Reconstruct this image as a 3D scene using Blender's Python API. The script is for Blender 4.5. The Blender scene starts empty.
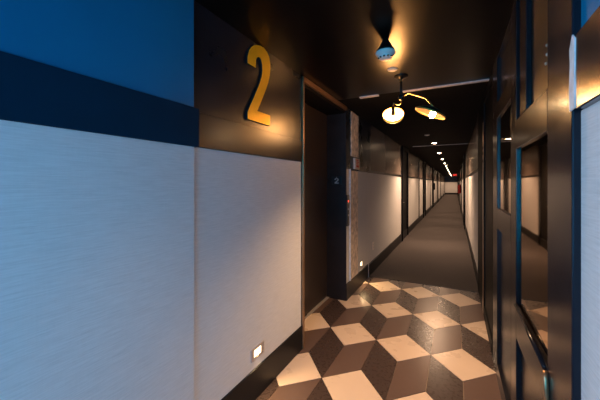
import bpy, bmesh, math, random
from mathutils import Vector, Matrix
random.seed(7)
S = bpy.context.scene
COL = S.collection
H = 1.5                      # eye height; the corridor runs along +Y
CEIL = 2.48
XL, XR = -1.23, .285         # faces of the two long walls

# ------------------------------------------------------------------ materials
def nodes_of(name):
    m = bpy.data.materials.new(name); m.use_nodes = True
    nt = m.node_tree
    return m, nt, nt.nodes['Principled BSDF']

def paint(name, col, rough=.5, metal=0., spec=.5, var=0., vscale=6., bump=0., bscale=60., coat=0., rvar=0.):
    m, nt, b = nodes_of(name)
    b.inputs['Base Color'].default_value = (*col, 1)
    b.inputs['Roughness'].default_value = rough
    b.inputs['Metallic'].default_value = metal
    b.inputs['Specular IOR Level'].default_value = spec
    b.inputs['Coat Weight'].default_value = coat
    b.inputs['Coat Roughness'].default_value = .12
    tc = nt.nodes.new('ShaderNodeTexCoord')
    if var or rvar:
        n = nt.nodes.new('ShaderNodeTexNoise'); n.inputs['Scale'].default_value = vscale
        n.inputs['Detail'].default_value = 5
        nt.links.new(tc.outputs['Object'], n.inputs['Vector'])
        if var:
            r = nt.nodes.new('ShaderNodeValToRGB')
            r.color_ramp.elements[0].position = .3; r.color_ramp.elements[1].position = .7
            r.color_ramp.elements[0].color = (*[c*(1-var) for c in col], 1)
            r.color_ramp.elements[1].color = (*[min(1, c*(1+var)) for c in col], 1)
            nt.links.new(n.outputs['Fac'], r.inputs['Fac'])
            nt.links.new(r.outputs['Color'], b.inputs['Base Color'])
        if rvar:
            mr = nt.nodes.new('ShaderNodeMapRange')
            mr.inputs['From Min'].default_value = .3; mr.inputs['From Max'].default_value = .7
            mr.inputs['To Min'].default_value = max(.02, rough-rvar); mr.inputs['To Max'].default_value = rough+rvar
            nt.links.new(n.outputs['Fac'], mr.inputs['Value'])
            nt.links.new(mr.outputs['Result'], b.inputs['Roughness'])
    if bump:
        n2 = nt.nodes.new('ShaderNodeTexNoise'); n2.inputs['Scale'].default_value = bscale
        n2.inputs['Detail'].default_value = 4
        nt.links.new(tc.outputs['Object'], n2.inputs['Vector'])
        bp = nt.nodes.new('ShaderNodeBump'); bp.inputs['Strength'].default_value = bump
        bp.inputs['Distance'].default_value = .004
        nt.links.new(n2.outputs['Fac'], bp.inputs['Height'])
        nt.links.new(bp.outputs['Normal'], b.inputs['Normal'])
    return m

def emit(name, col, strength):
    m, nt, b = nodes_of(name)
    b.inputs['Base Color'].default_value = (*col, 1)
    b.inputs['Emission Color'].default_value = (*col, 1)
    b.inputs['Emission Strength'].default_value = strength
    return m

def linen(name, dark, light):
    """woven wall covering: fine horizontal threads, fainter vertical ones"""
    m, nt, b = nodes_of(name)
    b.inputs['Roughness'].default_value = .72
    b.inputs['Specular IOR Level'].default_value = .25
    tc = nt.nodes.new('ShaderNodeTexCoord')
    outs = []
    for sc, det in (((4, 9, 190), 4), ((4, 150, 12), 3), ((2, 30, 420), 2)):
        mp = nt.nodes.new('ShaderNodeMapping'); mp.inputs['Scale'].default_value = sc
        n = nt.nodes.new('ShaderNodeTexNoise'); n.inputs['Scale'].default_value = 1
        n.inputs['Detail'].default_value = det
        nt.links.new(tc.outputs['Object'], mp.inputs['Vector'])
        nt.links.new(mp.outputs['Vector'], n.inputs['Vector'])
        outs.append(n.outputs['Fac'])
    a = nt.nodes.new('ShaderNodeMath'); a.operation = 'MULTIPLY_ADD'; a.inputs[1].default_value = .15
    nt.links.new(outs[1], a.inputs[0]); nt.links.new(outs[0], a.inputs[2])
    a2 = nt.nodes.new('ShaderNodeMath'); a2.operation = 'MULTIPLY_ADD'; a2.inputs[1].default_value = .5
    nt.links.new(outs[2], a2.inputs[0]); nt.links.new(a.outputs[0], a2.inputs[2])
    r = nt.nodes.new('ShaderNodeValToRGB')
    r.color_ramp.elements[0].position = .5; r.color_ramp.elements[1].position = 1.1
    r.color_ramp.elements[0].color = (*dark, 1); r.color_ramp.elements[1].color = (*light, 1)
    nt.links.new(a2.outputs[0], r.inputs['Fac'])
    nt.links.new(r.outputs['Color'], b.inputs['Base Color'])
    bp = nt.nodes.new('ShaderNodeBump'); bp.inputs['Strength'].default_value = .25
    bp.inputs['Distance'].default_value = .002
    nt.links.new(a2.outputs[0], bp.inputs['Height']); nt.links.new(bp.outputs['Normal'], b.inputs['Normal'])
    return m

M = {}
M['linen'] = linen('woven_wallpaper', (.53, .515, .505), (.63, .615, .605))
M['navy'] = paint('navy_gloss_paint', (.012, .016, .026), .30, var=.25, vscale=5, bump=.12, bscale=35, rvar=.08)
M['navy_matt'] = paint('navy_satin_paint', (.019, .0135, .0125), .45, spec=.2, var=.2, bump=.08, bscale=50)
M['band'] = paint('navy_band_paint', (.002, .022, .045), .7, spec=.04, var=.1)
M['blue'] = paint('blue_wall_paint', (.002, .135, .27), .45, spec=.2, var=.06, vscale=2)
M['brown'] = paint('dark_brown_gloss_paint', (.008, .0078, .0105), .25, spec=.22, var=.2, bump=.06, bscale=30, rvar=.025)
M['panel'] = paint('lacquered_upper_panel', (.014, .012, .013), .22, var=.2, vscale=3, bump=.04, bscale=14, rvar=.06)
M['lit_far_panel'] = paint('lacquered_panel_lit_tone', (.15, .118, .100), .27, bump=.02, bscale=6)  # sheen and corridor light put into a paler base colour
M['num_panel'] = paint('navy_brown_sheen_panel', (.009, .0105, .016), .29, var=.15, vscale=3, bump=.05, bscale=16, rvar=.02)
M['post'] = paint('navy_post_paint', (.007, .0085, .0135), .22, spec=.24, var=.15, bump=.05, bscale=30, rvar=.03)
M['warm_panel'] = paint('brown_upper_panel_paint', (.040, .022, .013), .34, spec=.35, var=.15, bump=.03)
M['base'] = paint('black_baseboard_paint', (.009, .009, .010), .42, spec=.25, var=.2)
M['black'] = paint('black_door_paint', (.004, .004, .005), .5, spec=.12, var=.2)
M['frame_black'] = paint('black_door_frame_paint', (.0035, .0035, .0042), .55, spec=.10)
M['ceil'] = paint('black_matt_ceiling_paint', (.009, .0085, .0085), .9, spec=.06, var=.15, vscale=3, bump=.10, bscale=18)
M['ceil_gloss'] = paint('black_satin_ceiling_paint', (.003, .0025, .0025), .30, spec=.15, bump=.05, bscale=9)
M['lift'] = paint('brown_lift_door_enamel', (.030, .021, .018), .38, var=.15, vscale=4, rvar=.05)
M['liftframe'] = paint('bronze_lift_frame', (.36, .20, .10), .30, metal=.7, var=.15)
M['gold'] = paint('gold_numeral_paint', (.95, .50, .010), .38, metal=.3, var=.06, vscale=9)
M['numside'] = paint('numeral_dark_edge', (.012, .012, .014), .4)
M['white'] = paint('white_plastic', (.86, .76, .66), .4)
M['offwhite'] = paint('grey_white_plastic', (.55, .53, .52), .45)
M['caulk'] = paint('bare_white_filler', (.62, .62, .63), .6, var=.2, vscale=30, bump=.5, bscale=50)
M['plaster'] = paint('torn_bare_plaster', (.74, .60, .47), .9, var=.35, vscale=16, bump=1., bscale=60)
M['plate'] = paint('brushed_steel_plate', (.55, .50, .48), .38, metal=.6)
M['blackmetal'] = paint('black_metal', (.010, .010, .010), .35, metal=.4)
M['brass'] = paint('aged_brass', (.55, .34, .12), .28, metal=.9, var=.2, vscale=40)
M['dish'] = paint('white_dish_enamel', (.85, .78, .66), .5)
M['amber'] = emit('amber_glass_bowl', (1, .50, .10), 1.3)
M['copper'] = paint('hammered_copper', (.75, .36, .16), .35, metal=.7, var=.2, vscale=30)
M['matblack'] = paint('matt_black_socket', (.006, .005, .005), .9, spec=.05)
M['dishrim'] = paint('amber_dish_rim', (.75, .36, .07), .4, metal=.4)
M['tile_light'] = paint('cream_floor_tile', (.56, .43, .325), .30, var=.04, vscale=5, rvar=.06, bump=.02)
M['tile_dark'] = paint('umber_floor_tile', (.045, .030, .026), .28, var=.06, vscale=40, rvar=.02, bump=.008)
M['tile_mid'] = paint('brown_floor_tile', (.098, .062, .050), .30, var=.05, vscale=34, rvar=.02, bump=.008)
M['grout'] = paint('tile_grout', (.36, .28, .21), .8)
M['carpet'] = paint('brown_carpet', (.066, .057, .055), .95, var=.3, vscale=120, bump=.6, bscale=300, spec=.1)
M['strip'] = paint('grey_aluminium_strip', (.55, .50, .49), .4, var=.15, vscale=30)
M['red'] = paint('red_enamel', (.50, .016, .012), .35)
M['redmark'] = paint('red_print', (.55, .05, .03), .6)
M['paper'] = paint('pale_label_plastic', (.66, .52, .42), .6)
M['sign_black'] = paint('black_sign_plastic', (.006, .006, .007), .35)
M['sign_grey'] = paint('grey_raised_letters', (.36, .36, .37), .45)
M['bulb'] = emit('warm_bulb', (1, .72, .38), 110)
M['bulb_dim'] = emit('warm_bulb_in_dish', (1, .82, .56), 10)
M['lens'] = emit('downlight_lens', (1, .70, .44), 45)
M['steplens'] = emit('step_light_lens', (1, .74, .42), 4)
M['redled'] = emit('red_call_lamp', (1, .06, .03), 2.5)
M['exitred'] = emit('red_exit_letters', (1, .06, .03), 1.3)
M['alu'] = paint('window_frame_grey', (.3, .3, .31), .4, metal=.5)

def dark_glass():
    m, nt, b = nodes_of('dark_mirror_glass')
    b.inputs['Base Color'].default_value = (.52, .35, .21, 1)
    b.inputs['Metallic'].default_value = 1
    b.inputs['Roughness'].default_value = .035
    return m
M['glass'] = dark_glass()

def clear_glass():
    m, nt, b = nodes_of('clear_window_glass')
    tr = nt.nodes.new('ShaderNodeBsdfTransparent'); gl = nt.nodes.new('ShaderNodeBsdfGlossy')
    gl.inputs['Roughness'].default_value = .02
    mx = nt.nodes.new('ShaderNodeMixShader'); mx.inputs[0].default_value = .08
    nt.links.new(tr.outputs[0], mx.inputs[1]); nt.links.new(gl.outputs[0], mx.inputs[2])
    nt.links.new(mx.outputs[0], nt.nodes['Material Output'].inputs['Surface'])
    return m
M['clear'] = clear_glass()

# ------------------------------------------------------------------ mesh building
class MB:
    def __init__(s): s.v = []; s.f = []; s.sm = []; s.mi = []
    def add(s, vs, fs, smooth=False, mi=0):
        o = len(s.v); s.v += [Vector(v) for v in vs]
        for f in fs: s.f.append([i+o for i in f]); s.sm.append(smooth); s.mi.append(mi)
        return s
    def box(s, x0, x1, y0, y1, z0, z1, bev=0.):
        x0, x1 = sorted((x0, x1)); y0, y1 = sorted((y0, y1)); z0, z1 = sorted((z0, z1))
        bm = bmesh.new()
        bmesh.ops.create_cube(bm, size=1)
        for v in bm.verts:
            v.co = Vector(((x0+x1)/2+v.co.x*(x1-x0), (y0+y1)/2+v.co.y*(y1-y0), (z0+z1)/2+v.co.z*(z1-z0)))
        if bev:
            bev = min(bev, .45*min(x1-x0, y1-y0, z1-z0))
            bmesh.ops.bevel(bm, geom=bm.edges[:], offset=bev, segments=2, affect='EDGES', profile=.5)
        bm.verts.index_update()
        s.add([v.co.copy() for v in bm.verts], [[v.index for v in f.verts] for f in bm.faces])
        bm.free(); return s
    def lathe(s, prof, origin, axis=(0, 0, 1), n=32, mi=0, cap=True):
        """prof: (radius, height along axis)"""
        ax = Vector(axis).normalized()
        q = Vector((0, 0, 1)).rotation_difference(ax)
        o = Vector(origin); vs = []; fs = []
        for r, h in prof:
            for k in range(n):
                a = 2*math.pi*k/n
                vs.append(o + q @ Vector((r*math.cos(a), r*math.sin(a), h)))
        for j in range(len(prof)-1):
            for k in range(n):
                fs.append([j*n+k, j*n+(k+1) % n, (j+1)*n+(k+1) % n, (j+1)*n+k])
        s.add(vs, fs, True, mi)
        if cap:
            for j, rev in ((0, True), (len(prof)-1, False)):
                if prof[j][0] > 1e-5:
                    ring = [vs[j*n+k] for k in range(n)]
                    if rev: ring.reverse()
                    s.add(ring, [list(range(n))], False, mi)
        return s
    def tube(s, pts, r, n=12):
        pts = [Vector(p) for p in pts]; rings = []
        for i, p in enumerate(pts):
            d = (pts[min(i+1, len(pts)-1)]-pts[max(i-1, 0)]).normalized()
            q = Vector((0, 0, 1)).rotation_difference(d)
            rings.append([p+q @ Vector((r*math.cos(2*math.pi*k/n), r*math.sin(2*math.pi*k/n), 0)) for k in range(n)])
        vs = [v for g in rings for v in g]; fs = []
        for j in range(len(pts)-1):
            for k in range(n): fs.append([j*n+k, j*n+(k+1) % n, (j+1)*n+(k+1) % n, (j+1)*n+k])
        fs.append(list(range(n))[::-1]); fs.append([(len(pts)-1)*n+k for k in range(n)])
        return s.add(vs, fs, True)
    def prism(s, poly, a, b, mis=(0, 0)):
        """poly of (y, z) points extruded along X from a (back) to b (front)"""
        n = len(poly)
        vs = [(a, y, z) for y, z in poly]+[(b, y, z) for y, z in poly]
        s.add(vs, [list(range(n, 2*n))], mi=mis[0])
        s.add(vs, [list(range(n))[::-1]]+[[i, (i+1) % n, n+(i+1) % n, n+i] for i in range(n)], mi=mis[1])
        return s
    def build(s, name, mat, parent=None, loc=None):
        mats = mat if isinstance(mat, (list, tuple)) else [mat]
        base = Vector(loc) if loc else Vector((0, 0, 0))
        off = WORLD[parent.name] if parent else base
        me = bpy.data.meshes.new(name)
        me.from_pydata([tuple(v-off) for v in s.v], [], s.f)
        for m in mats: me.materials.append(m)
        for p, sm, mi in zip(me.polygons, s.sm, s.mi): p.use_smooth = sm; p.material_index = mi
        bm = bmesh.new(); bm.from_mesh(me); bmesh.ops.recalc_face_normals(bm, faces=bm.faces[:]); bm.to_mesh(me); bm.free()
        o = bpy.data.objects.new(name, me); COL.objects.link(o)
        if parent: o.parent = parent
        else: o.location = base
        WORLD[o.name] = off.copy()
        return o
WORLD = {}
def tag(o, label=None, cat=None, group=None, kind=None):
    if label: o['label'] = label
    if cat: o['category'] = cat
    if group: o['group'] = group
    if kind: o['kind'] = kind
    return o
def empty(name, loc, label=None, cat=None, group=None, kind=None):
    o = bpy.data.objects.new(name, None); COL.objects.link(o); o.location = loc
    o.empty_display_size = .1
    WORLD[o.name] = Vector(loc)
    return tag(o, label, cat, group, kind)
def copy_tree(o, parent=None):
    c = o.copy(); COL.objects.link(c)
    if parent: c.parent = parent
    for ch in list(o.children): copy_tree(ch, c)
    return c
def B(*a, bev=.003): return MB().box(*a, bev=bev)

# ------------------------------------------------------------------ floor, carpet, ceiling
YB, YE = -1.45, 45.6
CARPET_Y = 4.72
B(-1.62, .62, YB-.15, YE+.2, -.12, -.012, bev=0).build('floor', M['grout']).__setitem__('kind', 'structure')
fl = bpy.data.objects['floor']; tag(fl, 'grey brown floor slab of the corridor', 'floor')

def clip(poly, x0, x1, y0, y1):
    for ax, lim, sg in ((0, x0, 1), (0, x1, -1), (1, y0, 1), (1, y1, -1)):
        out = []
        for i, p in enumerate(poly):
            q = poly[(i+1) % len(poly)]
            dp, dq = sg*(p[ax]-lim), sg*(q[ax]-lim)
            if dp >= 0: out.append(p)
            if dp*dq < 0:
                t = dp/(dp-dq); out.append((p[0]+t*(q[0]-p[0]), p[1]+t*(q[1]-p[1])))
        poly = out
        if len(poly) < 3: return None
    return poly
tiles = MB()
e1 = Vector((.482, -.026)); e2 = Vector((.241, .752)); c0 = Vector((-.428, 2.825)); hh = Vector((0, .252)); dv = Vector((0, .513))
def add_tile(pts, mi):
    c = sum(pts, Vector((0, 0)))/len(pts)
    pts = [c+(p-c)*(1-.0022/(p-c).length*1.5) for p in pts]
    for x0, x1, y0, y1 in ((XL, XR+.02, YB, CARPET_Y), (-1.46, XL, 2.40, 3.59)):
        pl = clip([tuple(p) for p in pts], x0, x1, y0, y1)
        if not pl: continue
        n = len(pl)
        vs = [(x, y, 0) for x, y in pl]+[(x, y, -.0125) for x, y in pl]
        tiles.add(vs, [list(range(n))]+[[i, n+i, n+(i+1) % n, (i+1) % n] for i in range(n)], mi=mi)
for k in range(-7, 5):
    for i in range(-9, 10):
        c = c0+e1*i+e2*k
        L, R, T, Bt = c-e1/2, c+e1/2, c+hh, c-hh
        if R.x < -1.6 or L.x > .6: continue
        add_tile([L, T, R, Bt], 0)
        add_tile([L, Bt, Bt-dv, L-dv], 1)
        add_tile([Bt, R, R-dv, Bt-dv], 2)
tiles.build('floor_tiles', [M['tile_light'], M['tile_dark'], M['tile_mid']], fl)
tag(B(XL, XR+.02, CARPET_Y+.012, YE, -.012, .006, bev=.002).build('carpet', M['carpet'], loc=None),
    'plain dark brown carpet running down the long corridor', 'carpet')
B(XL, XR+.02, CARPET_Y, CARPET_Y+.012, -.012, .007).build('trim_1', M['blackmetal'])['kind'] = 'structure'
B(-1.62, .62, 3.27, YE+.2, CEIL, CEIL+.12, bev=0).build('ceiling', M['ceil'])['kind'] = 'structure'
B(-1.62, .62, YB-.15, 3.27, CEIL, CEIL+.12, bev=0).build('near_bay', M['ceil_gloss'], bpy.data.objects['ceiling'])
B(-1.62, .62, YE, YE+.15, -.012, CEIL, bev=0).build('wall_end', M['navy'])['kind'] = 'structure'
we = bpy.data.objects['wall_end']
B(-1.235, .30, YE-.012, YE, .21, 1.69, bev=0).build('wallpaper', M['linen'], we)
B(-1.235, .30, YE-.03, YE, 1.69, 1.90).build('rail_band', M['navy'], we)
B(-1.235, .30, YE-.03, YE, .0, .21).build('skirting', M['base'], we)

# ------------------------------------------------------------------ left wall
wl = B(-1.62, -1.245, .0, 2.37, -.012, CEIL, bev=0)
wl.box(-1.62, -1.245, YB, -1.20, -.012, CEIL); wl.box(-1.62, -1.245, -1.20, .0, -.012, .85); wl.box(-1.62, -1.245, -1.20, .0, 2.38, CEIL)
wl.box(-1.62, -1.545, 2.37, 3.595, -.012, CEIL); wl.box(-1.62, -1.245, 3.595, YE, -.012, CEIL)
wl = wl.build('wall_left', M['navy_matt']); wl['kind'] = 'structure'
# near stretch, slightly proud of the rest
B(-1.245, -1.215, .0, 1.112, .215, 1.70).build('wallpaper', M['linen'], wl)
B(-1.245, -1.215, .0, 1.108, 1.895, CEIL, bev=.001).build('upper_panel', M['blue'], wl)
B(-1.245, -1.200, .0, 1.132, 1.693, 1.897).build('rail_band', M['band'], wl)
# stretch with the numeral
B(-1.245, -1.232, 1.118, 2.358, .212, 1.705).build('wallpaper', M['linen'], wl)
B(-1.245, -1.232, 1.116, 2.358, 1.88, CEIL, bev=.001).build('upper_panel', M['num_panel'], wl)
B(-1.245, -1.220, 1.136, 2.358, 1.695, 1.885).build('rail_band', M['num_panel'], wl)
# beyond the lift
B(-1.245, -1.234, 3.597, 3.745, .212, 1.69).build('wallpaper', M['linen'], wl)
B(-1.245, -1.234, 4.10, 4.66, .212, 1.675).build('wallpaper', M['linen'], wl)
B(-1.245, -1.234, 3.597, 4.84, 1.70, CEIL, bev=.001).build('upper_panel', M['navy'], wl)
B(-1.245, -1.222, 4.12, 4.66, 1.675, 1.70).build('rail_band', M['base'], wl)

def ragged(y0, y1, z0, z1, top=0., n=46):
    rnd = random.Random(y0*91+z0)
    poly = []
    for k in range(n+1):
        poly.append((y0+rnd.uniform(-.014, .010), z0+(z1-z0)*k/n))
    poly.append((y1, z1-top))
    for k in range(n-1, -1, -1):
        poly.append((y1+rnd.uniform(-.008, .014), z0+(z1-top-z0)*k/n))
    return poly
mb = MB().prism(ragged(3.765, 4.10, .212, 1.672), -1.245, -1.228)
mb.build('bare_plaster_strip', M['plaster'], wl)
mb = MB().prism(ragged(3.80, 4.13, 1.87, CEIL-.015, .0), -1.245, -1.226)
mb.build('bare_plaster_strip', M['plaster'], wl)
MB().prism([(3.745, .212), (3.765, .212), (3.762, .9), (3.766, 1.69), (3.745, 1.69)], -1.245, -1.220).build('bare_edge', M['caulk'], wl)

bl = B(-1.245, -1.222, YB, 2.366, 0, .212).box(-1.245, -1.222, 3.597, 4.655, 0, .215, bev=.003)
bl.box(-1.245, -1.218, 4.67, YE, 0, .20, bev=.003)
bl = bl.build('baseboard_left', M['base']); bl['kind'] = 'structure'
B(-1.245, -1.216, 4.655, 4.67, 0, .217).build('joint_strip', M['plate'], bl)

# the long carpeted stretch, left side: bays between full-height doors
LEFT_DOORS = [8.0+5.8*k for k in range(7)]
RIGHT_DOORS = [11.0+5.8*k for k in range(6)]
def bay(wall, side, y0, y1):
    if side < 0: back, wp, up, rb = -1.245, -1.234, -1.236, -1.222
    else: back, wp, up, rb = .315, .300, .302, .287
    B(back, wp, y0, y1, .20, 1.68).build('wallpaper', M['linen'], wall)
    B(back, up, max(y0, 4.85), y1, 1.70, CEIL, bev=.001).build('upper_panel', M['lit_far_panel'], wall)
    B(back, rb, y0, y1, 1.672, 1.715).build('rail_band', M['base'], wall)
edges = [4.66]+[v for y in LEFT_DOORS for v in (y-.05, y+1.0)]+[YE]
for a, b in zip(edges[0::2], edges[1::2]):
    bay(wl, -1, max(a, 4.66), b)

for y in (12.1, 17.9, 23.7, 29.5):
    B(-1.245, -1.215, y, y+.14, .20, CEIL, bev=.003).build('seam_post', M['brown'], wl)

# ------------------------------------------------------------------ right wall
wr = B(.315, .62, YB, YE, -.012, CEIL, bev=0).build('wall_right', M['navy_matt']); wr['kind'] = 'structure'
B(.315, .304, YB, 1.075, .0, 1.70).build('wallpaper', M['linen'], wr)
B(.315, .304, YB, 1.075, 1.895, CEIL, bev=.001).build('upper_panel', M['blue'], wr)
B(.315, .284, YB, 1.035, 1.697, 1.897).build('rail_band', M['panel'], wr)
mb = MB().prism([(1.033, 1.702), (1.074, 1.700), (1.079, 1.76), (1.072, 1.83), (1.076, 1.872), (1.054, 1.905), (1.035, 1.888), (1.037, 1.80)], .2848, .2818)
mb.build('bare_edge', M['caulk'], wr)
edges = [4.84]+[v for y in RIGHT_DOORS for v in (y-.05, y+1.0)]+[YE]
for a, b in zip(edges[0::2], edges[1::2]): bay(wr, 1, a, b)
br = B(.315, .290, 4.84, YE, 0, .20).build('baseboard_right', M['base']); br['kind'] = 'structure'

# back wall behind the camera with the window that lets the daylight in
wb = B(-1.62, -1.12, YB-.15, YB, -.012, CEIL, bev=0); wb.box(.18, .62, YB-.15, YB, -.012, CEIL)
wb.box(-1.12, .18, YB-.15, YB, -.012, .45); wb.box(-1.12, .18, YB-.15, YB, 2.40, CEIL)
wb.build('wall_back', M['navy_matt'])['kind'] = 'structure'
w1 = MB()
for x in (-1.12, -.50, .13): w1.box(x, x+.05, YB-.11, YB-.04, .45, 2.40, bev=.004)
for z in (.45, 2.35): w1.box(-1.07, .13, YB-.11, YB-.04, z, z+.05, bev=.004)
w1 = w1.build('window_1', M['alu']); w1['kind'] = 'structure'
B(-1.07, .13, YB-.08, YB-.072, .50, 2.35, bev=0).build('pane', M['clear'], w1)

w2 = MB()  # added window, out of view, to brighten the near right wall
for y in (-1.20, -.62, -.05): w2.box(-1.42, -1.35, y, y+.05, .85, 2.38, bev=.004)
for z in (.85, 2.33): w2.box(-1.42, -1.35, -1.15, -.05, z, z+.05, bev=.004)
w2 = w2.build('added_window', M['alu']); w2['kind'] = 'structure'
B(-1.389, -1.381, -1.15, -.05, .90, 2.33, bev=0).build('pane', M['clear'], w2)

# ------------------------------------------------------------------ panelled doors on the right
def framed(name, y0, y1, n0, n1, rails, fills, front=XR, rec=.297, deep=.306, mid=None, label=None, paintm=None, near=None):
    """stiles between y0..n0 and n1..y1, rails as (z0, z1), fills as (z0, z1, material, kind)"""
    t = empty(name, (front+.02, (y0+y1)/2, 0), label, 'door', kind='structure')
    back = .314
    B(front, back, y0, n0, 0, CEIL, bev=.004).build('stile', near or paintm or M['brown'], t)
    B(front, back, n1, y1, 0, CEIL, bev=.004).build('stile', paintm or M['brown'], t)
    for a, b in rails:
        B(front, back, n0, n1, a, b, bev=.003).build('rail', paintm or M['brown'], t)
    for a, b, m, nm in fills:
        B(rec if nm == 'glass_pane' else deep, back, n0, n1, a, b, bev=0).build(nm, m, t)
    if mid:
        a, b, z0, z1 = mid
        B(front, deep, a, b, z0, z1, bev=.003).build('mullion', M['brown'], t)
    return t
d1 = framed('door_1', 1.066, 2.062, 1.311, 1.906,
            [(0, .12), (.684, .855), (1.683, 1.835), (2.46, CEIL)],
            [(.12, .684, M['brown'], 'lower_panel'), (.855, 1.683, M['glass'], 'glass_pane'), (1.835, 2.46, M['warm_panel'], 'upper_panel')],
            mid=(1.658, 1.80, 1.835, 2.46), near=M['post'],
            label='nearest dark panelled door on the right with one tall mirror-dark glass pane')
# sloping bead under the pane, and its upturned end
mb = MB().tube([(.283, 1.33, .846), (.283, 1.90, .862)], .009)
mb.build('glazing_bead', M['brown'], d1)
mb = MB().tube([(.281, 1.312, .842), (.278, 1.300, .826), (.278, 1.292, .79), (.280, 1.290, .70)], .009)
mb.build('bead_end', M['liftframe'], d1)
for z in (1.955, 1.985, 2.02, 2.30):
    MB().lathe([(.006, 0), (.006, .002), (.003, .004)], (.306, 1.42+.01*math.sin(z*40), z), (-1, 0, 0), 12).build('screw', M['plate'], d1)
d2 = framed('door_2', 2.063, 2.968, 2.075, 2.70,
            [(0, .12), (1.157, 1.312), (1.995, 2.115), (2.46, CEIL)],
            [(.12, 1.157, M['brown'], 'lower_panel'), (1.312, 1.995, M['glass'], 'glass_pane'), (2.115, 2.46, M['panel'], 'upper_panel')],
            label='second dark panelled door on the right with a small square glass pane')
d3 = framed('door_3', 2.970, 4.835, 3.05, 3.90,
            [(0, .12), (2.40, CEIL)], [(.12, 2.40, M['black'], 'door_leaf')], deep=.300, paintm=M['frame_black'],
            label='third door on the right, plain black between dark posts')
B(.283, .2875, 3.905, 4.02, .02, 2.2, bev=.001).build('lit_post_edge', M['liftframe'], d3)  # bronze strip stands in for light on the post's front edge
for z in (1.83, 1.89, 1.74):
    B(.2815, .284, 3.93, 3.99, z, z+.035, bev=.001).build('latch', M['black'], d3)

# ------------------------------------------------------------------ hotel room doors down the corridor
def room_door(name, side, y, label):
    xw = XL-.015 if side < 0 else .315
    s = -side
    t = empty(name, (xw, y+.475, 0), label, 'door', kind='structure')
    B(xw, xw+s*.012, y-.02, y+.97, 0, CEIL-.08, bev=0).build('door_leaf', M['black'], t)
    f = B(xw, xw+s*.055, y-.05, y+.0, 0, CEIL); f.box(xw, xw+s*.055, y+.95, y+1.0, 0, CEIL, bev=.003)
    f.box(xw, xw+s*.055, y, y+.95, CEIL-.10, CEIL, bev=.003)
    f.build('door_frame', M['frame_black'], t)
    h = MB().tube([(xw+s*.012, y+.08, 1.0), (xw+s*.05, y+.08, 1.0), (xw+s*.05, y+.2, 1.0)], .009)
    h.build('door_handle', M['plate'], t)
    return t
pl = room_door('door_4', -1, LEFT_DOORS[0], 'black full-height room door on the left, first past the lift')
ords = ['second', 'third', 'fourth', 'fifth', 'sixth', 'seventh']
for k, y in enumerate(LEFT_DOORS[1:]):
    c = copy_tree(pl); c.name = 'door_%d' % (5+k); c.location.y = y+.475
    c['label'] = 'black full-height room door on the left, %s past the lift' % ords[k]
pr = room_door('door_11', 1, RIGHT_DOORS[0], 'black full-height room door on the right, first beyond the panelled doors')
for k, y in enumerate(RIGHT_DOORS[1:]):
    c = copy_tree(pr); c.name = 'door_%d' % (12+k); c.location.y = y+.475
    c['label'] = 'black full-height room door on the right, %s beyond the panelled doors' % ords[k]

# ------------------------------------------------------------------ the lift
lf = empty('door_20', (-1.5, 2.98, 0), 'dark brown lift door set back in a bronze frame below the numeral wall', 'lift door', kind='structure')
B(-1.50, -1.480, 2.372, 2.985, .012, 2.40).build('door_leaf', M['lift'], lf)
B(-1.515, -1.492, 2.985, 3.592, .012, 2.40).build('door_leaf', M['lift'], lf)
B(-1.54, -1.245, 2.374, 3.592, 2.40, CEIL-.002, bev=0).build('head_soffit', M['black'], lf)
f = B(-1.245, -1.214, 2.366, 2.395, 0, CEIL-.004); f.box(-1.245, -1.214, 2.366, 3.594, 2.432, CEIL-.004, bev=.004)
f.build('frame', M['liftframe'], lf)
B(-1.54, -1.232, 2.36, 2.374, 0, CEIL-.004).build('reveal', M['navy'], lf)
B(-1.54, -1.2285, 3.592, 3.606, 0, CEIL-.004).build('reveal', M['navy_matt'], lf)
B(-1.54, -1.46, 2.38, 3.59, -.012, .012).build('sill', M['plate'], lf)
MB().lathe([(.008, 0), (.008, .003), (.003, .005)], (-1.48, 2.85, 1.92), (1, 0, 0), 14).build('keyhole', M['plate'], lf)

# floor plate sign on the lift reveal
sg = empty('floor_number_sign', (-1.36, 3.591, 1.5), 'small black plate with a grey 2 on the lift reveal', 'sign')
B(-1.424, -1.285, 3.584, 3.5915, 1.482, 1.592, bev=.002).build('plate', M['sign_black'], sg)
p = [(0, .70), (.03, .85), (.13, .96), (.30, 1.0), (.48, .98), (.60, .89), (.65, .75), (.62, .60), (.53, .47), (.26, .17), (.66, .17), (.66, 0),
     (0, 0), (0, .15), (.38, .55), (.45, .66), (.47, .75), (.43, .82), (.32, .85), (.22, .82), (.17, .70)]
p = [(x*.085, z*.068) for x, z in p]
n = len(p)
mb = MB()
vs = [(-1.382+x, 3.5842, 1.500+z) for x, z in p]+[(-1.382+x, 3.5815, 1.500+z) for x, z in p]
mb.add(vs, [list(range(n, 2*n)), list(range(n))[::-1]]+[[i, (i+1) % n, n+(i+1) % n, n+i] for i in range(n)])
mb.build('numeral', M['sign_grey'], sg)
star = [(.008*(1 if k % 2 == 0 else .45)*math.sin(k*math.pi/5), .008*(1 if k % 2 == 0 else .45)*math.cos(k*math.pi/5)) for k in range(10)]
vs = [(-1.354+x, 3.5842, 1.580+z) for x, z in star]+[(-1.354+x, 3.5815, 1.580+z) for x, z in star]
MB().add(vs, [list(range(10, 20)), list(range(10))[::-1]]+[[i, (i+1) % 10, 10+(i+1) % 10, 10+i] for i in range(10)]).build('star', M['sign_grey'], sg)

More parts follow.
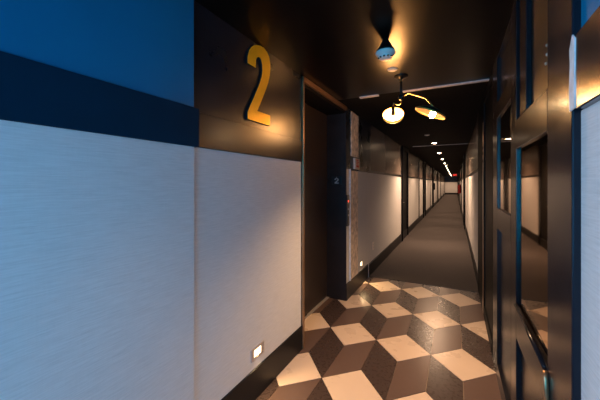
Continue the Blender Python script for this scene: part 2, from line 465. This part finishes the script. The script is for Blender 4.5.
# call button panel beside the lift
cp = empty('lift_call_panel', (-1.232, 3.66, .95), 'narrow black call button panel with a red lamp beside the lift', 'call panel')
B(-1.234, -1.222, 3.612, 3.706, .95, 1.352, bev=.003).build('plate', M['sign_black'], cp)
for z, m, nm in ((1.27, 'redled', 'indicator_lamp'), (1.17, 'plate', 'call_button'), (1.09, 'plate', 'call_button')):
    MB().lathe([(.014, 0), (.014, .003), (.010, .005)], (-1.222, 3.66, z), (1, 0, 0), 20).build(nm, M[m], cp)

# alarm device with red lettering
al = empty('fire_alarm_unit', (-1.234, 4.01, 1.69), 'pale fire alarm unit with red print between the bare plaster strips', 'alarm')
B(-1.234, -1.205, 3.90, 4.12, 1.70, 1.85, bev=.006).build('housing', M['paper'], al)
for k, (z, hgt) in enumerate(((1.725, .03), (1.765, .016), (1.79, .016), (1.815, .016))):
    B(-1.2055, -1.2035, 3.95, 4.07-.02*(k % 2), z, z+hgt, bev=0).build('red_mark', M['redmark'], al)

# ------------------------------------------------------------------ the big numeral
def wall_pt(u, v, X=-1.217):
    f_, up, hz = 294., 455., 183.5
    th = math.atan2(up-300, f_); c, s = math.cos(th), math.sin(th)
    rx = -f_*s+(u-300)*c; ry = f_*c+(u-300)*s
    t = X/rx
    return ry*t, H-(v-hz)*t
pix = [(50, 112), (50, 88), (56, 62), (64, 49), (75, 42), (88, 40), (102, 43), (116, 52), (128, 68), (136, 86), (140, 108), (141, 135), (139, 162), (133, 190), (124, 218),
       (112, 248), (100, 278), (89, 304), (140, 322), (140, 363), (50, 336), (50, 308), (62, 279), (75, 250), (88, 220), (99, 192), (107, 166), (110, 142), (109, 118), (104, 98), (96, 88), (88, 90), (84, 100), (83, 116), (82, 131)]
poly = [wall_pt(235+x/4, 35+y/4) for x, y in pix]
nm = empty('wall_numeral', (-1.232, 1.7, 1.93), 'large gold numeral 2 mounted high on the dark wall beside the lift', 'numeral')
MB().prism(poly, -1.232, -1.217, mis=(0, 1)).build('numeral_body', [M['gold'], M['numside']], nm)

# ------------------------------------------------------------------ step lights, outlet
def step_light(y, z, label):
    t = empty('step_light', (-1.233, y, z), label, 'step light', 'step lights low on the left wall')
    xb, xf = -1.233, -1.226
    w, h = .074, .042
    fr = B(xb, xf, y-w, y+w, z+.024, z+h, bev=.0015); fr.box(xb, xf, y-w, y+w, z-h, z-.024, bev=.0015)
    fr.box(xb, xf, y-w, y-.042, z-.024, z+.024, bev=.0015); fr.box(xb, xf, y+.042, y+w, z-.024, z+.024, bev=.0015)
    fr.build('plate', M['plate'], t)
    B(xb, xb+.003, y-.042, y+.042, z-.024, z+.024, bev=0).build('lens', M['steplens'], t)
    return t
st = step_light(1.69, .320, 'step light low on the pale wall under the big numeral')
s2 = copy_tree(st); s2.location = (-1.234, 4.28, .315); s2['label'] = 'step light low on the wall just past the bare plaster strip'
ou = empty('wall_outlet', (-1.234, 5.0, .44), 'white wall outlet plate low on the pale wall beyond the plaster strip', 'outlet')
B(-1.234, -1.226, 4.955, 5.045, .375, .505, bev=.002).build('plate', M['white'], ou)
for z in (.415, .465): B(-1.2265, -1.2245, 4.98, 5.02, z-.014, z+.014, bev=.001).build('socket', M['offwhite'], ou)

# ------------------------------------------------------------------ ceiling fittings
sd = empty('smoke_detector', (-.42, 2.05, CEIL), 'white smoke detector on a black conical mount on the near ceiling', 'smoke detector')
MB().lathe([(.020, 0), (.024, .010), (.030, .020), (.062, .075), (.066, .082)], (-.42, 2.05, CEIL), (0, 0, -1), 40).build('mount', M['blackmetal'], sd)
MB().lathe([(.066, .082), (.067, .090), (.062, .100), (.050, .108), (.046, .116), (.044, .124), (.036, .130), (.020, .134), (.0, .135)], (-.42, 2.05, CEIL), (0, 0, -1), 40, cap=False).build('detector_head', M['white'], sd)
for a in range(5):
    an = math.radians(-90+(a-2)*34)
    cx, cy = -.42+.0445*math.cos(an), 2.05+.0445*math.sin(an)
    B(cx-.006, cx+.006, cy-.006, cy+.006, CEIL-.128, CEIL-.119, bev=.001).build('vent_slot', M['sign_black'], sd)
def disc(name, x, y, r, label, cat):
    t = empty(name, (x, y, CEIL), label, cat)
    MB().lathe([(r, 0), (r, .004), (r*.86, .010), (0, .011)], (x, y, CEIL), (0, 0, -1), 36, cap=False).build('cover_plate', M['offwhite'], t)
    MB().lathe([(r*.45, .010), (r*.42, .015), (0, .016)], (x, y, CEIL), (0, 0, -1), 28, cap=False).build('centre_cap', M['white'], t)
    return t
disc('sprinkler_cover', -.475, 2.60, .042, 'round white sprinkler cover on the ceiling behind the smoke detector', 'sprinkler cover')
disc('sprinkler_cover', -.50, 6.45, .048, 'faint round sprinkler cover on the ceiling before the first downlight', 'sprinkler cover')
tag(B(-.957, -.745, 3.25, 3.30, CEIL-.012, CEIL, bev=.002).build('ceiling_strip', M['strip'], loc=None), 'short grey strip across the ceiling, left of the lamp', 'strip')
tag(B(-.49, .283, 3.25, 3.295, CEIL-.012, CEIL, bev=.002).build('ceiling_strip', M['strip'], loc=None), 'long grey strip across the ceiling, right of the lamp', 'strip')
tag(B(-.99, .283, 8.26, 8.29, CEIL-.010, CEIL, bev=.002).build('ceiling_strip', M['strip'], loc=None), 'thin grey strip across the ceiling beyond the first downlight', 'strip')

# the two-dish lamp
lp = empty('ceiling_lamp', (-.435, 2.80, CEIL), 'black and brass two-dish ceiling lamp with warm bulbs over the tiles', 'lamp')
MB().lathe([(.062, 0), (.060, .012), (.020, .022), (.012, .03)], (-.435, 2.80, CEIL), (0, 0, -1), 36).build('canopy', M['blackmetal'], lp)
MB().tube([(-.435, 2.80, CEIL-.028), (-.435, 2.80, 2.285)], .010).build('stem', M['blackmetal'], lp)
for z in (2.43, 2.30): MB().lathe([(.013, 0), (.014, .006), (.013, .012)], (-.435, 2.80, z), (0, 0, 1), 20).build('collar', M['brass'], lp)
hub = Vector((-.435, 2.80, 2.285))
MB().lathe([(.0, -.028), (.018, -.024), (.028, 0), (.018, .024), (.0, .028)], hub, (0, 0, 1), 24, cap=False).build('hub', M['blackmetal'], lp)
LC = Vector((-.528, 2.93, 2.168)); LD = Vector((.13, -.75, .56)).normalized()
RC = Vector((-.172, 2.50, 2.045)); RD = Vector((-.39, -.035, -.865)).normalized()
def dish(c, d, R, depth, back, face):
    outer = [(R*math.sin(math.radians(a)), -R*depth*math.cos(math.radians(a))) for a in (0, 15, 30, 45, 60, 72, 82, 90)]
    MB().lathe(outer, c, d, 48, cap=False).build('dish_back', back, lp)
    MB().lathe([(r*.965, h*.94+.001) for r, h in outer], c, d, 48, cap=False).build('dish_face', face, lp)
    MB().lathe([(R*.955, -.004), (R*.965, .003), (R*1.0, .004), (R*1.012, -.003), (R*1.0, -.008)], c, d, 48, cap=False).build('dish_rim', M['dishrim'], lp)
# bowl turned up towards the room's near end, its socket hanging into it from the brass arm
dish(LC, LD, .100, .80, M['amber'], M['dish'])
top = LC+LD*.060+Vector((0, 0, .028))
MB().tube([hub, hub+Vector((.0, .02, -.05)), hub+Vector((-.03, .05, -.052)), top+Vector((.004, .0, .03)), top], .0065).build('arm', M['brass'], lp)
MB().lathe([(.012, 0), (.016, .008), (.016, .058), (.021, .064), (.021, .085), (.012, .090)], top, (LC-LD*.02-top), 24).build('socket', M['matblack'], lp)
# shallow dish tipped down over the tiles with its bulb bare
dish(RC, RD, .118, .42, M['blackmetal'], M['copper'])
b2 = RC-RD*.118*.42
MB().tube([hub, hub+Vector((.08, -.09, .004)), b2+Vector((-.06, .07, .10)), b2+Vector((-.02, .02, .04)), b2-RD*.004], .0065).build('arm', M['brass'], lp)
MB().lathe([(.012, 0), (.014, .028)], RC-RD*.045, RD, 20).build('socket', M['brass'], lp)
MB().lathe([(.012, -.026), (.020, -.014), (.024, .004), (.020, .020), (.0, .032)], RC+RD*.006+Vector((.02, .01, 0)), RD, 24, cap=False).build('bulb', M['bulb'], lp)

# downlights
def downlight(x, y):
    t = empty('downlight', (x, y, CEIL), None, 'downlight', 'recessed downlights along the corridor ceiling')
    MB().lathe([(.070, 0), (.072, .004), (.060, .009), (.052, .006), (.052, .0)], (x, y, CEIL), (0, 0, -1), 36, cap=False).build('trim_ring', M['plate'], t)
    MB().lathe([(.052, .004), (.040, .012), (.020, .015), (.0, .016)], (x, y, CEIL), (0, 0, -1), 32, cap=False).build('lens', M['lens'], t)
    return t
DL = [7.8+2.6*k for k in range(15)]
d0 = downlight(-.445, DL[0]); d0['label'] = 'glowing recessed downlight in the black ceiling, nearest of the row'
names = ['second', 'third', 'fourth', 'fifth', 'sixth', 'seventh', 'eighth', 'ninth', 'tenth', 'eleventh', 'twelfth', 'thirteenth', 'fourteenth']
for k, y in enumerate(DL[1:]):
    c = copy_tree(d0); c.location.y = y
    c['label'] = 'glowing recessed downlight in the black ceiling, %s' % ('farthest of the row' if k == len(DL)-2 else names[k]+' of the row')

# exit sign, extinguisher, wall box
ex = empty('exit_sign', (.0, 25., CEIL), 'red exit sign hanging from the ceiling far down the corridor', 'sign')
MB().tube([(0, 25., CEIL), (0, 25., 2.24)], .012).build('stem', M['blackmetal'], ex)
B(-.16, .16, 24.975, 25.025, 2.03, 2.25, bev=.004).build('sign_box', M['sign_black'], ex)
let = {'E': [(0, .02, 0, .13), (.02, .06, 0, .022), (.02, .052, .054, .076), (.02, .06, .108, .13)],
       'I': [(.0, .02, 0, .13)], 'T': [(0, .066, .108, .13), (.023, .043, 0, .108)]}
xm = MB(); x = -.125
for ch, w in (('E', .06), ('X', .066), ('I', .02), ('T', .066)):
    if ch == 'X':
        for sx in (1, -1):
            a0, a1 = (x, x+w-.022) if sx > 0 else (x+w-.022, x)
            vs = [(a0, 24.972, 2.075), (a0+.022, 24.972, 2.075), (a1+.022, 24.972, 2.205), (a1, 24.972, 2.205)]
            xm.add(vs+[(p[0], 24.975, p[2]) for p in vs], [[0, 1, 2, 3], [4, 7, 6, 5], [0, 4, 5, 1], [1, 5, 6, 2], [2, 6, 7, 3], [3, 7, 4, 0]])
    else:
        for a, b, c, d in let[ch]: xm.box(x+a, x+b, 24.970, 24.975, 2.075+c, 2.075+d)
    x += w+.014
xm.build('letters', M['exitred'], ex)
fe = empty('fire_extinguisher', (.21, 17.9, .98), 'red fire extinguisher hung on the right wall far down the corridor', 'fire extinguisher')
MB().lathe([(.0, 0), (.07, .004), (.082, .02), (.082, .36), (.07, .42), (.03, .46), (.022, .48), (.0, .48)], (.21, 17.9, .98), (0, 0, 1), 28, cap=False).build('cylinder', M['red'], fe)
B(.19, .23, 17.82, 17.93, 1.455, 1.50).build('valve_head', M['blackmetal'], fe)
B(.195, .225, 17.78, 17.92, 1.51, 1.53).build('lever', M['blackmetal'], fe)
MB().tube([(.21, 17.83, 1.47), (.16, 17.80, 1.40), (.125, 17.82, 1.25), (.135, 17.84, 1.10)], .012).build('hose', M['blackmetal'], fe)
B(.285, .302, 17.86, 17.94, 1.15, 1.42).build('bracket', M['blackmetal'], fe)
wbx = empty('wall_box', (-1.234, 20.9, 1.1), 'small dark box mounted on the left wall far down the corridor', 'wall box')
B(-1.234, -1.14, 20.72, 21.05, 1.10, 1.52, bev=.008).build('housing', M['black'], wbx)
B(-1.14, -1.134, 20.75, 21.02, 1.13, 1.49, bev=.003).build('cover', M['blackmetal'], wbx)

# ------------------------------------------------------------------ lights
def light(name, kind, loc, power, col, direction=None, **kw):
    l = bpy.data.lights.new(name, kind); l.energy = power; l.color = col
    for k, v in kw.items(): setattr(l, k, v)
    o = bpy.data.objects.new(name, l); COL.objects.link(o); o.location = loc
    if direction: o.rotation_euler = Vector(direction).to_track_quat('-Z', 'Y').to_euler()
    return o
WARM = (1, .60, .30)
for k, y in enumerate(DL):
    light('downlight_and_fill_beam', 'SPOT', (-.445, y, CEIL-.02), 460 if k == 0 else 215, (1, .64, .40), (0, 0, -1), spot_size=math.radians(150), spot_blend=.8, shadow_soft_size=.05)
light('dish_bulb', 'POINT', LC-LD*.030, 26, (1, .46, .14), shadow_soft_size=.07)
light('dish_bulb', 'SPOT', RC+RD*.055, 205, (1, .62, .34), (-.03, .02, -.99), spot_size=math.radians(126), spot_blend=1, shadow_soft_size=.03)
light('downlight_and_fill_beam', 'SPOT', (-.40, 0.1, CEIL-.02), 60, (1, .64, .40), (0, .45, -1), spot_size=math.radians(70), spot_blend=1, shadow_soft_size=.05)  # added fill spot with no fitting, warms the near floor
light('bowl_fill', 'POINT', LC-LD*.15, 7, (1, .50, .20), shadow_soft_size=.05)  # added point light behind the bowl, brightens the wall past the lift
for y, z in ((1.69, .32), (4.28, .315)):
    light('step_beam', 'SPOT', (-1.222, y, z), 16, (1, .66, .33), (.75, 0, -.66), spot_size=math.radians(130), spot_blend=.5, shadow_soft_size=.02)
light('daylight', 'AREA', (-.47, YB-.30, 1.55), 98, (.0, .46, 1.0), (0, 1, .03), shape='RECTANGLE', size=1.3, size_y=1.9)

light('daylight', 'AREA', (-1.85, -.62, 1.62), 110, (.62, .78, 1.0), (1, .30, 0), shape='RECTANGLE', size=.95, size_y=1.3)  # added area light outside the left window, whitens the near right wall

w = bpy.data.worlds.new('world'); S.world = w; w.use_nodes = True
w.node_tree.nodes['Background'].inputs['Color'].default_value = (.25, .55, 1, 1)
w.node_tree.nodes['Background'].inputs['Strength'].default_value = .6

# ------------------------------------------------------------------ camera
cam = bpy.data.cameras.new('camera'); co = bpy.data.objects.new('camera', cam); COL.objects.link(co)
cam.sensor_width = 36; cam.lens = 294/600*36
cam.shift_y = -16.5/600
cam.clip_start = .02
co.location = (0, 0, H)
co.rotation_euler = (math.radians(90), 0, math.atan2(155, 294))
S.camera = co
S.view_settings.view_transform = 'Standard'; S.view_settings.look = 'None'
S.view_settings.exposure = 0; S.view_settings.gamma = 1; S.view_settings.use_curve_mapping = False
S.cycles.use_denoising = True
S.cycles.max_bounces = 8
S.cycles.sample_clamp_indirect = 4
